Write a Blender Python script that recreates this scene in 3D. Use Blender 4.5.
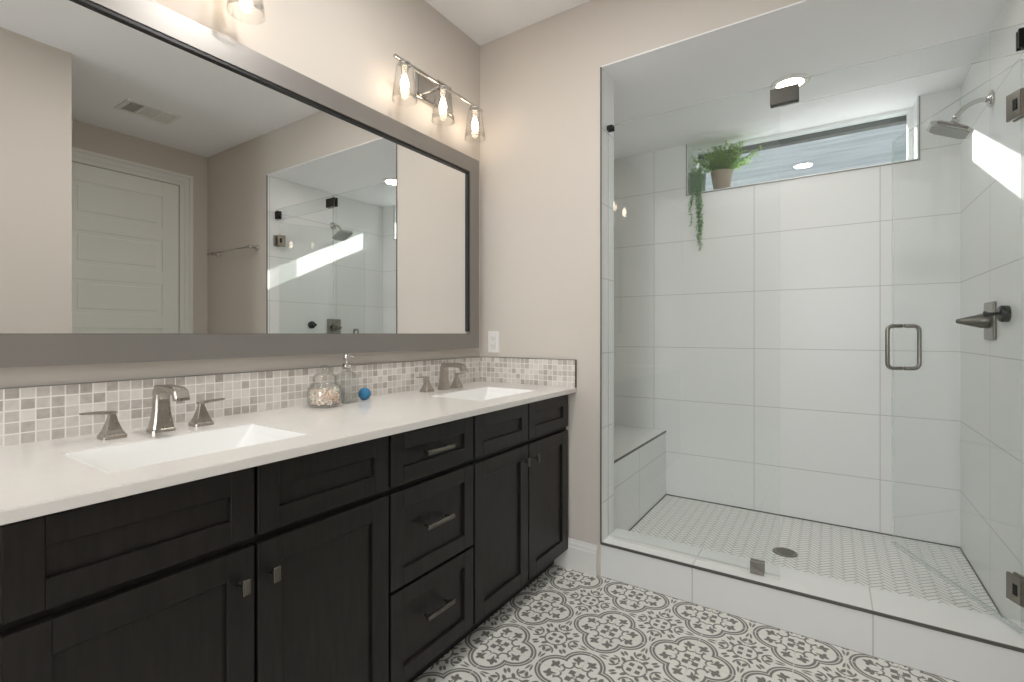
import bpy, bmesh, math, random
from mathutils import Vector, Matrix
random.seed(7)
for o in list(bpy.data.objects):
    bpy.data.objects.remove(o)
C = bpy.context.scene.collection
SC = bpy.context.scene

# ------------------------------------------------------------------ camera
cam_d = bpy.data.cameras.new('camera')
cam = bpy.data.objects.new('camera', cam_d)
C.objects.link(cam)
cam.location = (1.6204, -2.1386, 1.1482)
cam.rotation_euler = (math.pi/2, 0, math.atan2(318, 483))
cam_d.sensor_width = 36
cam_d.lens = 483/1024*36
cam_d.shift_y = -7.5/1024
cam_d.clip_start = 0.02
cam_d.clip_end = 200
SC.camera = cam

# ------------------------------------------------------------------ sky, sun, exposure
SC.view_settings.view_transform = 'Standard'
SC.view_settings.look = 'None'
SC.view_settings.exposure = 0.15
SC.view_settings.gamma = 1.0
SC.view_settings.use_curve_mapping = False
world = bpy.data.worlds.new('sky')
SC.world = world
world.use_nodes = True
wn = world.node_tree
wn.nodes.clear()
wo = wn.nodes.new('ShaderNodeOutputWorld')
wb = wn.nodes.new('ShaderNodeBackground')
sky = wn.nodes.new('ShaderNodeTexSky')
sky.sky_type = 'NISHITA'
sky.sun_disc = False
sky.sun_elevation = math.radians(35)
sky.sun_rotation = math.radians(-35)
wb.inputs['Strength'].default_value = 0.75
hs = wn.nodes.new('ShaderNodeHueSaturation')
hs.inputs['Saturation'].default_value = 0.15
wn.links.new(sky.outputs[0], hs.inputs['Color'])
wn.links.new(hs.outputs[0], wb.inputs[0])
wn.links.new(wb.outputs[0], wo.inputs[0])

def lamp(name, kind, loc, energy, color=(1, 1, 1), direction=None, size=None, size_y=None, parent=None, spread=None):
    d = bpy.data.lights.new(name, kind)
    d.energy = energy
    d.color = color
    o = bpy.data.objects.new(name, d)
    C.objects.link(o)
    o.location = loc
    if direction is not None:
        o.rotation_euler = Vector(direction).to_track_quat('-Z', 'Y').to_euler()
    if kind == 'AREA':
        d.size = size
        if size_y:
            d.shape = 'RECTANGLE'
            d.size_y = size_y
        else:
            d.shape = 'DISK'
        if spread:
            d.spread = spread
    elif kind in ('POINT', 'SPOT') and size:
        d.shadow_soft_size = size
    if parent:
        o.parent = parent
    return o

sun = lamp('sun', 'SUN', (-6, 10, 6), 8.0, (1.0, 0.95, 0.88), direction=(1, -1.444, -0.707))
sun.data.angle = math.radians(0.5)
# added fill lamp at an unseen window behind the camera, standing for daylight
lamp('added_rear_fill', 'AREA', (1.57, -4.27, 1.55), 19, (0.88, 0.95, 1.0), direction=(0, 1, 0.0), size=0.72, size_y=1.5)
SC.cycles.max_bounces = 16
SC.cycles.diffuse_bounces = 10
SC.cycles.glossy_bounces = 6
SC.cycles.transparent_max_bounces = 24

# ------------------------------------------------------------------ colour and node helpers
def lin(r, g, b):
    def f(c):
        c /= 255.0
        return c/12.92 if c <= 0.04045 else ((c+0.055)/1.055)**2.4
    return (f(r), f(g), f(b), 1.0)

class X:
    """tiny expression builder on shader math nodes"""
    def __init__(self, nt, sock):
        self.nt, self.s = nt, sock
    def _op(self, op, *a, clamp=False):
        n = self.nt.nodes.new('ShaderNodeMath')
        n.operation = op
        n.use_clamp = clamp
        for i, v in enumerate((self,)+a):
            if isinstance(v, X):
                self.nt.links.new(v.s, n.inputs[i])
            else:
                n.inputs[i].default_value = v
        return X(self.nt, n.outputs[0])
    def __add__(self, b): return self._op('ADD', b)
    def __sub__(self, b): return self._op('SUBTRACT', b)
    def __mul__(self, b): return self._op('MULTIPLY', b)
    def __truediv__(self, b): return self._op('DIVIDE', b)
    def abs(self): return self._op('ABSOLUTE')
    def fract(self): return self._op('FRACT')
    def floor(self): return self._op('FLOOR')
    def fmod(self, b): return self._op('FLOORED_MODULO', b)
    def min(self, b): return self._op('MINIMUM', b)
    def max(self, b): return self._op('MAXIMUM', b)
    def lt(self, b): return self._op('LESS_THAN', b)
    def gt(self, b): return self._op('GREATER_THAN', b)
    def sqrt(self): return self._op('SQRT')
    def pow(self, b): return self._op('POWER', b)
    def neg(self): return self*(-1.0)
    def soft(self, edge, w):
        """1 when below edge, falling to 0 across w"""
        return ((self-edge)*(-1.0/w)+0.5)._op('MULTIPLY', 1.0, clamp=True)

def hyp(a, b): return (a*a+b*b).sqrt()

def new_mat(name):
    m = bpy.data.materials.new(name)
    m.use_nodes = True
    nt = m.node_tree
    nt.nodes.clear()
    out = nt.nodes.new('ShaderNodeOutputMaterial')
    return m, nt, out

def principled(nt, out, color=None, rough=0.5, metal=0.0, spec=0.5, **kw):
    p = nt.nodes.new('ShaderNodeBsdfPrincipled')
    if color is not None:
        p.inputs['Base Color'].default_value = color
    p.inputs['Roughness'].default_value = rough
    p.inputs['Metallic'].default_value = metal
    p.inputs['Specular IOR Level'].default_value = spec
    for k, v in kw.items():
        p.inputs[k.replace('_', ' ')].default_value = v
    nt.links.new(p.outputs[0], out.inputs[0])
    return p

def mixc(nt, fac, a, b):
    n = nt.nodes.new('ShaderNodeMix')
    n.data_type = 'RGBA'
    for i, v in ((0, fac), (6, a), (7, b)):
        if isinstance(v, X):
            nt.links.new(v.s, n.inputs[i])
        elif hasattr(v, 'is_output'):
            nt.links.new(v, n.inputs[i])
        else:
            n.inputs[i].default_value = v
    return n.outputs[2]

def position(nt):
    g = nt.nodes.new('ShaderNodeNewGeometry')
    s = nt.nodes.new('ShaderNodeSeparateXYZ')
    nt.links.new(g.outputs['Position'], s.inputs[0])
    return {'x': X(nt, s.outputs[0]), 'y': X(nt, s.outputs[1]), 'z': X(nt, s.outputs[2]), 'pos': g.outputs['Position']}

def noise(nt, vec, scale, detail=3, stretch=(1, 1, 1)):
    mp = nt.nodes.new('ShaderNodeMapping')
    mp.inputs['Scale'].default_value = stretch
    nt.links.new(vec, mp.inputs[0])
    n = nt.nodes.new('ShaderNodeTexNoise')
    n.inputs['Scale'].default_value = scale
    n.inputs['Detail'].default_value = detail
    nt.links.new(mp.outputs[0], n.inputs['Vector'])
    return X(nt, n.outputs[0])

def bump(nt, p, h, strength=0.2, dist=0.002):
    b = nt.nodes.new('ShaderNodeBump')
    b.inputs['Strength'].default_value = strength
    b.inputs['Distance'].default_value = dist
    nt.links.new(h.s, b.inputs['Height'])
    nt.links.new(b.outputs[0], p.inputs['Normal'])

def simple(name, color, rough=0.5, metal=0.0, spec=0.5, **kw):
    m, nt, out = new_mat(name)
    principled(nt, out, color, rough, metal, spec, **kw)
    return m

def paint(name, color, rough=0.6):
    m, nt, out = new_mat(name)
    p = principled(nt, out, color, rough, spec=0.3)
    q = position(nt)
    bump(nt, p, noise(nt, q['pos'], 160, 2), 0.12, 0.0015)
    return m

def tile(name, ax, bx, a0, apitch, b0, bpitch, color, grout, g=0.0022, rough=0.32):
    """large stacked wall tile; ax/bx are world axes"""
    m, nt, out = new_mat(name)
    q = position(nt)
    da = (((q[ax]-a0)/apitch+0.5).fract()-0.5).abs()*apitch
    db = (((q[bx]-b0)/bpitch+0.5).fract()-0.5).abs()*bpitch
    d = da.min(db)
    f = d.soft(g, 0.0012)
    p = principled(nt, out, color, rough)
    nt.links.new(mixc(nt, f, color, grout), p.inputs['Base Color'])
    r = f*0.5+rough
    nt.links.new(r.s, p.inputs['Roughness'])
    bump(nt, p, f*(-1.0), 0.25, 0.001)
    return m

def wood(name, color, dark):
    m, nt, out = new_mat(name)
    q = position(nt)
    n1 = noise(nt, q['pos'], 14, 5, (5, 5, 0.7))
    f = ((n1-0.35)*2.6)._op('MULTIPLY', 1.0, clamp=True)
    p = principled(nt, out, color, 0.36, spec=0.35)
    nt.links.new(mixc(nt, f, dark, color), p.inputs['Base Color'])
    bump(nt, p, n1, 0.08, 0.001)
    return m

def brushed(name, color, rough, axis_stretch=(1, 60, 60), metal=1.0):
    m, nt, out = new_mat(name)
    q = position(nt)
    p = principled(nt, out, color, rough, metal)
    n1 = noise(nt, q['pos'], 12, 3, axis_stretch)
    nt.links.new((n1*0.2+(rough-0.1)).s, p.inputs['Roughness'])
    return m

def clear_glass(name, tint=(0.984, 0.994, 0.990, 1), edge_dark=0.0, boost=1.0):
    """clear pane: passes light straight through, reflects by Schlick"""
    m, nt, out = new_mat(name)
    g = nt.nodes.new('ShaderNodeNewGeometry')
    dp = nt.nodes.new('ShaderNodeVectorMath')
    dp.operation = 'DOT_PRODUCT'
    nt.links.new(g.outputs['Normal'], dp.inputs[0])
    nt.links.new(g.outputs['Incoming'], dp.inputs[1])
    c = X(nt, dp.outputs['Value']).abs()
    k = (c*(-1.0)+1.0).max(0.0)
    fr = (k.pow(5.0)*0.96+0.04)*boost
    tr = nt.nodes.new('ShaderNodeBsdfTransparent')
    tr.inputs[0].default_value = tint
    if edge_dark:
        e = k.pow(3.0)*edge_dark
        nt.links.new(mixc(nt, e, tint, (0.25, 0.26, 0.26, 1)), tr.inputs[0])
    gl = nt.nodes.new('ShaderNodeBsdfGlossy')
    gl.inputs['Roughness'].default_value = 0.0
    mx = nt.nodes.new('ShaderNodeMixShader')
    nt.links.new(fr._op('MINIMUM', 1.0).s, mx.inputs[0])
    nt.links.new(tr.outputs[0], mx.inputs[1])
    nt.links.new(gl.outputs[0], mx.inputs[2])
    nt.links.new(mx.outputs[0], out.inputs[0])
    return m

def emit(name, color, strength):
    m, nt, out = new_mat(name)
    e = nt.nodes.new('ShaderNodeEmission')
    e.inputs[0].default_value = color
    e.inputs[1].default_value = strength
    nt.links.new(e.outputs[0], out.inputs[0])
    return m

# ---- patterned floor: one motif in a folded 0.3035 m cell
def encaustic():
    m, nt, out = new_mat('encaustic_floor_tile')
    q = position(nt)
    P = 0.3035
    u = (((q['x']-0.605)/P+0.5).fract()-0.5).abs()
    v = (((q['y']+0.070)/P+0.5).fract()-0.5).abs()
    a, b = u.max(v), u.min(v)                 # folded across the diagonal
    w = 0.008
    def line(d, half): return d.abs().soft(half, w)
    def disc(ca, cb, ra, rb, ang=0.0):
        da, db = a-ca, b-cb
        ca_, sa_ = math.cos(ang), math.sin(ang)
        ea = (da*ca_+db*sa_)/ra
        eb = (db*ca_-da*sa_)/rb
        return hyp(ea, eb).soft(1.0, w/min(ra, rb))
    # four joined double ring circles, one on each half axis
    dc = hyp(a-0.222, b)
    ink = line(dc-0.240, 0.0115)
    ink = ink.max(line(dc-0.203, 0.0145))
    inside = dc.soft(0.20, w)
    # curls between neighbouring circles
    cu = hyp(a-0.150, b-0.150)
    ink = ink.max(line(cu-0.062, 0.011)*(a+b).lt(0.335))
    ink = ink.max(line(hyp(a-0.205, b-0.045)-0.052, 0.010)*a.lt(0.225))
    # trefoil leaves
    leaf = disc(0.285, 0.085, 0.058, 0.026, 0.45)
    leaf = leaf.max(disc(0.292, 0.062, 0.022, 0.044, 0.15))
    leaf = leaf.max(disc(0.262, 0.108, 0.040, 0.022, 1.25))
    leaf = leaf.max(disc(0.235, 0.066, 0.036, 0.013, 0.4))
    ink = ink.max(leaf)
    # four lozenges at the heart of the cluster
    ink = ink.max(((a-0.055).abs().max((b-0.055).abs())).soft(0.034, w))
    # medallion at the cell corner
    dm = hyp(a-0.5, b-0.5)
    ink = ink.max(line(dm-0.135, 0.010))
    ink = ink.max(((a-0.452).abs().max((b-0.452).abs())).soft(0.028, w))
    # leafy border round the medallion
    outside = dc.gt(0.262)
    ink = ink.max(line(hyp(a-0.5, b-0.230)-0.085, 0.011)*outside*b.gt(0.225))
    ink = ink.max(disc(0.472, 0.245, 0.022, 0.046, 0.55)*outside)
    ink = ink.max(disc(0.425, 0.350, 0.046, 0.022, 0.85)*outside)
    ink = ink.max(disc(0.330, 0.300, 0.040, 0.018, 0.78)*outside)
    ink = ink.max(disc(0.481, 0.130, 0.013, 0.052, 0.22)*outside)
    grout = ((u.min((u-0.5).abs())).min(v.min((v-0.5).abs()))).soft(0.0065, 0.004)
    n1 = noise(nt, q['pos'], 9, 3)
    n2 = noise(nt, q['pos'], 220, 2)
    light = mixc(nt, n1, lin(236, 236, 230), lin(222, 222, 215))
    dark = mixc(nt, n2, lin(88, 86, 80), lin(124, 121, 115))
    col = mixc(nt, ink*0.93, light, dark)
    col = mixc(nt, grout*0.8, col, lin(222, 220, 212))
    p = principled(nt, out, rough=0.42, spec=0.4)
    nt.links.new(col, p.inputs['Base Color'])
    bump(nt, p, grout*(-1.0), 0.15, 0.001)
    return m

def herringbone():
    m, nt, out = new_mat('herringbone_shower_floor')
    q = position(nt)
    W, n = 0.022, 3.0
    r = math.sqrt(0.5)
    px = (q['x']*r+q['y']*r)/W
    py = (q['y']*r-q['x']*r)/W
    i, j = px.floor(), py.floor()
    t = px-j
    hor = (t.fmod(2*n)).lt(n)
    lx = t.fmod(2*n)
    ly = py.fract()
    dh = (lx.min((lx*(-1.0)+n))).min(ly.min(ly*(-1.0)+1.0))
    t2 = (py-i-1.0).fmod(2*n)
    l2 = px.fract()
    dv = (t2.min(t2*(-1.0)+n)).min(l2.min(l2*(-1.0)+1.0))
    d = hor*dh+(hor*(-1.0)+1.0)*dv
    f = d.soft(0.065, 0.05)
    p = principled(nt, out, rough=0.3)
    nt.links.new(mixc(nt, f, lin(236, 236, 233), lin(128, 127, 122)), p.inputs['Base Color'])
    bump(nt, p, f*(-1.0), 0.3, 0.001)
    return m

def mosaic(name, ax):
    m, nt, out = new_mat(name)
    q = position(nt)
    P = 0.0272
    a = q[ax]/P
    b = (q['z']-0.884)/P
    cell = nt.nodes.new('ShaderNodeCombineXYZ')
    nt.links.new(a.floor().s, cell.inputs[0])
    nt.links.new(b.floor().s, cell.inputs[1])
    wn_ = nt.nodes.new('ShaderNodeTexWhiteNoise')
    wn_.noise_dimensions = '2D'
    nt.links.new(cell.outputs[0], wn_.inputs['Vector'])
    rnd = X(nt, wn_.outputs['Value'])
    fa, fb = a.fract(), b.fract()
    d = (fa.min(fa*(-1.0)+1.0)).min(fb.min(fb*(-1.0)+1.0))
    g = d.soft(0.055, 0.03)
    vein = noise(nt, q['pos'], 70, 4)
    f = ((rnd*0.76+vein*0.5)-0.2)._op('MULTIPLY', 1.0, clamp=True)
    f = f.pow(1.35)
    stone = mixc(nt, f, lin(216, 211, 205), lin(148, 139, 130))
    p = principled(nt, out, rough=0.3)
    nt.links.new(mixc(nt, g, stone, lin(228, 225, 220)), p.inputs['Base Color'])
    bump(nt, p, g*(-1.0), 0.3, 0.001)
    return m

def quartz():
    m, nt, out = new_mat('white_quartz')
    q = position(nt)
    n1 = noise(nt, q['pos'], 30, 4)
    p = principled(nt, out, rough=0.12)
    nt.links.new(mixc(nt, n1, lin(228, 225, 221), lin(221, 218, 213)), p.inputs['Base Color'])
    return m

def shingles():
    m, nt, out = new_mat('roof_shingles')
    q = position(nt)
    a = q['y']/0.16
    row = a.floor()
    n1 = noise(nt, q['pos'], 1.3, 5, (0.7, 7, 7))
    fr = a.fract()
    p = principled(nt, out, rough=0.85, spec=0.2)
    f = (n1*1.1+fr*0.12-0.12)._op('MULTIPLY', 1.0, clamp=True)
    nt.links.new(mixc(nt, f, lin(84, 90, 92), lin(150, 152, 150)), p.inputs['Base Color'])
    return m

M = {}
M['wall'] = paint('greige_paint', lin(203, 196, 188))
M['ceil'] = paint('white_ceiling_paint', lin(245, 245, 247))
M['trimw'] = simple('white_trim', lin(226, 226, 222), 0.35)
M['doorw'] = simple('white_door_paint', lin(232, 233, 228), 0.4)
M['floor'] = encaustic()
M['herring'] = herringbone()
TW, TG = lin(231, 232, 231), lin(200, 200, 197)
M['tile_xz'] = tile('white_tile_back', 'x', 'z', 0.605, 0.6225, 0.345, 0.355, TW, TG)
M['tile_yz'] = tile('white_tile_side', 'y', 'z', 0.64, 0.6225, 0.345, 0.355, TW, TG)
M['tile_curb'] = tile('white_tile_curb', 'x', 'y', 1.130, 0.618, 0.5, 2.0, TW, TG)
M['quartz'] = quartz()
M['mos_y'] = mosaic('marble_mosaic_long', 'y')
M['mos_x'] = mosaic('marble_mosaic_side', 'x')
M['wood'] = wood('espresso_wood', lin(37, 34, 31), lin(24, 22, 20))
M['woodin'] = simple('cabinet_shadow_gap', lin(18, 17, 16), 0.7)
M['porcelain'] = simple('white_porcelain', lin(238, 238, 236), 0.08)
M['nickel'] = brushed('brushed_nickel', lin(176, 170, 162), 0.30, (20, 20, 20))
M['chrome'] = simple('polished_chrome', lin(205, 203, 200), 0.10, 1.0)
M['frame'] = brushed('pewter_frame', lin(142, 138, 134), 0.40, (60, 2, 60), 0.6)
M['framez'] = brushed('pewter_frame_upright', lin(142, 138, 134), 0.40, (60, 60, 2), 0.6)
M['black'] = simple('black_lip', lin(14, 14, 14), 0.4)
M['blackm'] = simple('black_metal', lin(26, 27, 27), 0.35, 0.6)
M['gunmetal'] = simple('dark_nickel_edge', lin(92, 90, 86), 0.35, 1.0)
M['pewter'] = brushed('dark_pewter_hardware', lin(112, 108, 101), 0.32, (30, 30, 30))
M['darktrim'] = simple('dark_metal_trim', lin(96, 94, 90), 0.4, 0.3)
M['softtrim'] = simple('soft_metal_trim', lin(150, 149, 146), 0.4, 0.6)
M['satin'] = brushed('satin_nickel_hardware', lin(146, 142, 135), 0.30, (30, 30, 30))
M['mirror'] = simple('mirror_silver', (0.90, 0.91, 0.90, 1), 0.0, 1.0)
M['glass'] = clear_glass('shower_glass')
M['gedge'] = simple('glass_edge', lin(192, 204, 200), 0.1, Alpha=0.28)
M['shade'] = clear_glass('lamp_glass', (0.99, 0.99, 0.985, 1), 0.05)
M['jarglass'] = clear_glass('jar_glass', (0.99, 0.99, 0.985, 1), 0.12, boost=1.8)
M['bottleglass'] = clear_glass('bottle_glass', (0.945, 0.95, 0.945, 1), 0.3, boost=2.4)
M['winglass'] = clear_glass('window_glass', (0.94, 0.97, 0.97, 1), boost=1.3)
M['vinyl'] = simple('white_vinyl', lin(236, 238, 238), 0.35)
M['bulb'] = emit('warm_bulb', (1.0, 0.80, 0.60, 1), 20.0)
M['can'] = emit('downlight_lens', (1.0, 0.95, 0.86, 1), 14.0)
M['plastic'] = simple('white_plastic', lin(232, 230, 226), 0.35)
M['slot'] = simple('dark_slot', lin(60, 58, 56), 0.6)
def leafy(name, col):
    m, nt, out = new_mat(name)
    p = principled(nt, out, col, 0.5)
    t = nt.nodes.new('ShaderNodeBsdfTranslucent')
    t.inputs[0].default_value = col
    mx = nt.nodes.new('ShaderNodeMixShader')
    mx.inputs[0].default_value = 0.45
    nt.links.new(p.outputs[0], mx.inputs[1])
    nt.links.new(t.outputs[0], mx.inputs[2])
    nt.links.new(mx.outputs[0], out.inputs[0])
    return m
M['leaf'] = leafy('bright_leaf', lin(164, 196, 112))
M['leaf2'] = leafy('dusky_leaf', lin(150, 188, 138))
M['pot_brown'] = simple('taupe_ceramic', lin(150, 138, 120), 0.5)
M['pot_green'] = simple('grey_green_ceramic', lin(140, 158, 142), 0.45)
M['soil'] = simple('potting_soil', lin(60, 48, 38), 0.9)
M['shell'] = simple('ivory_shell', lin(246, 240, 228), 0.45)
M['shellp'] = simple('peach_shell', lin(242, 214, 196), 0.45)
M['blue'] = simple('blue_ball', lin(46, 116, 158), 0.55)
M['stucco'] = simple('tan_stucco', lin(150, 140, 128), 0.9)
M['shingle'] = shingles()
M['eave'] = simple('dark_head_trim', lin(92, 92, 90), 0.7)
M['soap'] = clear_glass('soap_liquid', (0.90, 0.93, 0.90, 1))

# ------------------------------------------------------------------ mesh helpers
class B:
    def __init__(self):
        self.bm = bmesh.new()
        self.mi = 0
    def _tag(self, faces):
        for f in faces:
            f.material_index = self.mi
    def box(self, x0, x1, y0, y1, z0, z1, bevel=0.0, seg=2):
        r = bmesh.ops.create_cube(self.bm, size=1.0)
        vs = r['verts']
        for v in vs:
            v.co = Vector(((x0+x1)/2+v.co.x*(x1-x0), (y0+y1)/2+v.co.y*(y1-y0), (z0+z1)/2+v.co.z*(z1-z0)))
        fs = list({f for v in vs for f in v.link_faces})
        self._tag(fs)
        if bevel:
            es = list({e for v in vs for e in v.link_edges})
            rr = bmesh.ops.bevel(self.bm, geom=es, offset=bevel, segments=seg, affect='EDGES', profile=0.5)
            self._tag(rr['faces'])
        return self
    def lathe(self, prof, c=(0, 0, 0), n=28, axis='z', smooth=True, closed=False):
        """prof: list of (r, h)"""
        rings = []
        for r, h in prof:
            ring = []
            if r < 1e-6:
                ring = [self._v(0, 0, h, c, axis)]
            else:
                for k in range(n):
                    t = 2*math.pi*k/n
                    ring.append(self._v(r*math.cos(t), r*math.sin(t), h, c, axis))
            rings.append(ring)
        pairs = list(zip(rings[:-1], rings[1:]))
        if closed:
            pairs.append((rings[-1], rings[0]))
        for A, Bq in pairs:
            for k in range(n):
                k2 = (k+1) % n
                if len(A) == 1 and len(Bq) == 1:
                    continue
                if len(A) == 1:
                    f = self.bm.faces.new((A[0], Bq[k2], Bq[k]))
                elif len(Bq) == 1:
                    f = self.bm.faces.new((A[k], A[k2], Bq[0]))
                else:
                    f = self.bm.faces.new((A[k], A[k2], Bq[k2], Bq[k]))
                f.material_index = self.mi
                f.smooth = smooth
        return self
    def _v(self, a, b, h, c, axis):
        if axis == 'z': p = (a, b, h)
        elif axis == 'x': p = (h, a, b)
        else: p = (b, h, a)
        return self.bm.verts.new((c[0]+p[0], c[1]+p[1], c[2]+p[2]))
    def loft(self, secs, cap=True, smooth=False):
        """secs: list of lists of points with equal count"""
        rows = [[self.bm.verts.new(p) for p in s] for s in secs]
        n = len(rows[0])
        for A, Bq in zip(rows[:-1], rows[1:]):
            for k in range(n):
                f = self.bm.faces.new((A[k], A[(k+1) % n], Bq[(k+1) % n], Bq[k]))
                f.material_index = self.mi
                f.smooth = smooth
        if cap:
            for r in (rows[0][::-1], rows[-1]):
                f = self.bm.faces.new(r)
                f.material_index = self.mi
        return self
    def tube(self, pts, r, n=10, cap=True, close=False):
        pts = [Vector(p) for p in pts]
        rad = r if isinstance(r, (list, tuple)) else [r]*len(pts)
        rows = []
        up = None
        N = len(pts)
        for i, p in enumerate(pts):
            if close:
                d = pts[(i+1) % N]-pts[(i-1) % N]
            else:
                d = pts[min(i+1, N-1)]-pts[max(i-1, 0)]
            d.normalize()
            if up is None:
                up = d.orthogonal().normalized()
            else:
                up = (up-d*up.dot(d)).normalized()
            s = d.cross(up)
            rows.append([self.bm.verts.new(p+(up*math.cos(2*math.pi*k/n)+s*math.sin(2*math.pi*k/n))*rad[i]) for k in range(n)])
        pr = list(zip(rows[:-1], rows[1:]))
        if close:
            pr.append((rows[-1], rows[0]))
        for A, Bq in pr:
            for k in range(n):
                f = self.bm.faces.new((A[k], A[(k+1) % n], Bq[(k+1) % n], Bq[k]))
                f.smooth = True
                f.material_index = self.mi
        if cap and not close:
            for q in (rows[0][::-1], rows[-1]):
                self.bm.faces.new(q).material_index = self.mi
        return self
    def poly(self, pts):
        f = self.bm.faces.new([self.bm.verts.new(p) for p in pts])
        f.material_index = self.mi
        return f
    def prism(self, prof, axis, a0, a1):
        """prof: 2D polygon; extruded along axis"""
        def P(u, v, a):
            return {'x': (a, u, v), 'y': (u, a, v), 'z': (u, v, a)}[axis]
        return self.loft([[P(u, v, a0) for u, v in prof], [P(u, v, a1) for u, v in prof]])

def obj(name, b, mats, parent=None, origin=None, kind=None):
    bm = b.bm
    bmesh.ops.recalc_face_normals(bm, faces=bm.faces[:])
    me = bpy.data.meshes.new(name)
    bm.to_mesh(me)
    bm.free()
    if not isinstance(mats, (list, tuple)):
        mats = [mats]
    for m in mats:
        me.materials.append(m)
    o = bpy.data.objects.new(name, me)
    C.objects.link(o)
    if origin is not None:
        me.transform(Matrix.Translation(-Vector(origin)))
        o.location = origin
    if parent is not None:
        o.parent = parent
    if kind:
        o['kind'] = kind
    return o

def tag(o, label, cat, group=None, kind=None):
    o['label'] = label
    o['category'] = cat
    if group: o['group'] = group
    if kind: o['kind'] = kind
    return o

def thing(name, label, cat, loc=(0, 0, 0), rz=0.0, group=None):
    o = bpy.data.objects.new(name, None)
    o.empty_display_size = 0.05
    C.objects.link(o)
    o.location = loc
    o.rotation_euler = (0, 0, rz)
    return tag(o, label, cat, group)

def struct(name, b, mats):
    return obj(name, b, mats, kind='structure')

def copy_tree(root, loc=None, parent=None):
    r = root.copy()
    C.objects.link(r)
    if parent is not None:
        r.parent = parent
    if loc is not None:
        r.location = loc
    for ch in list(root.children):
        copy_tree(ch, None, r)
    return r

def solo(name, label, cat, b, mats, group=None, kind=None, origin=None):
    return tag(obj(name, b, mats, origin=origin), label, cat, group, kind)

# ------------------------------------------------------------------ room shell
XO0, XO1 = 0.719, 2.178          # shower opening
YT = 0.150                       # thickness of the wall with the opening
YB = 1.187                       # tiled back wall of the shower
ZS = 2.407                       # shower ceiling
ZC = 2.743                       # room ceiling
XR = 3.154                       # far wall with the door
ZF = 0.050                       # shower pan
CT = 0.161                       # curb top

struct('floor', B().box(-0.12, 3.3, -4.4, 0.0, -0.12, 0.0), M['floor'])
struct('ceiling', B().box(-0.12, 3.3, -4.4, 0.15, ZC, ZC+0.12), M['ceil'])
struct('wall_left', B().box(-0.12, 0.0, -4.4, 0.15, 0.0, ZC), M['wall'])
b = B()
b.box(0.0, XO0-0.006, 0.0, YT, 0.0, ZC)
b.box(XO1+0.012, XR, 0.0, YT, 0.0, ZC)
b.box(XO0-0.006, XO1+0.012, 0.0, YT, ZS+0.006, ZC)
struct('wall_back', b, M['wall'])
struct('wall_right', B().box(XR, 3.3, -1.3, 0.15, 0.0, ZC), M['wall'])
struct('wall_near', B().box(2.05, 3.3, -4.4, -1.22, 0.0, ZC), M['wall'])
b = B()
b.box(0.0, 1.15, -4.4, -4.28, 0.0, ZC)
b.box(1.99, 2.05, -4.4, -4.28, 0.0, ZC)
b.box(1.15, 1.99, -4.4, -4.28, 0.0, 0.74)
b.box(1.15, 1.99, -4.4, -4.28, 2.36, ZC)
struct('wall_rear', b, M['wall'])
b = B()
b.box(1.15, 1.20, -4.37, -4.31, 0.74, 2.36); b.box(1.94, 1.99, -4.37, -4.31, 0.74, 2.36)
b.box(1.20, 1.94, -4.37, -4.31, 0.74, 0.79); b.box(1.20, 1.94, -4.37, -4.31, 2.31, 2.36)
b.box(1.20, 1.94, -4.37, -4.31, 1.53, 1.57)
struct('window_added', b, M['vinyl'])  # unseen window added as a source for the rear fill lamp

# shower enclosure
WX0, WX1, WZ0, WZ1 = 0.825, 2.013, 2.072, ZS
YO = 1.55
b = B()
b.box(0.30, WX0, YB, YO, 0.0, 2.75)
b.box(WX1, XO1, YB, YO, 0.0, 2.75)
b.box(WX0, WX1, YB, YO, 0.0, WZ0)
b.box(WX0, WX1, YB, YO, ZS+0.1, 2.75)
b.box(WX0, WX1, 1.39, YO, WZ1, ZS+0.1)
struct('wall_shower_back', b, M['tile_xz'])
struct('wall_shower_right', B().box(XO1, XO1+0.012, 0.002, YB, 0.0, ZS).box(XO1+0.012, XO1+0.13, YT, YO, 0.0, 2.75), M['tile_yz'])
struct('wall_shower_left', B().box(0.18, 0.30, YT, YO, 0.0, 2.75), M['tile_yz'])
struct('ceiling_shower', B().box(XO0-0.006, XO1+0.012, 0.001, YT, ZS, ZS+0.006).box(0.30, XO1, YT, YB, ZS, ZS+0.1).box(WX0, WX1, YB, 1.39, ZS, ZS+0.1), M['ceil'])
struct('floor_shower', B().box(0.30, XO1, YT, YB, 0.0, ZF), M['herring'])
# dark grout seam round the pan
s_ = B()
s_.box(0.687, XO1, YB-0.004, YB-0.0005, ZF, ZF+0.006)
s_.box(XO1-0.004, XO1-0.0005, 0.206, YB-0.004, ZF, ZF+0.006)
s_.box(0.6875, 0.691, 0.206, YB-0.004, ZF, ZF+0.006)
struct('trim_4', s_, M['darktrim'])
# jamb tile on the opening's left side
struct('trim_5', B().box(XO0-0.006, XO0, 0.002, YT+0.006, 0.0, ZS), M['tile_yz'])
struct('trim_6', B().box(XO0-0.006, XO0+0.0, -0.004, 0.002, CT, ZS).box(XO1, XO1+0.008, -0.004, 0.002, CT, ZS), M['darktrim'])
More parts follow.
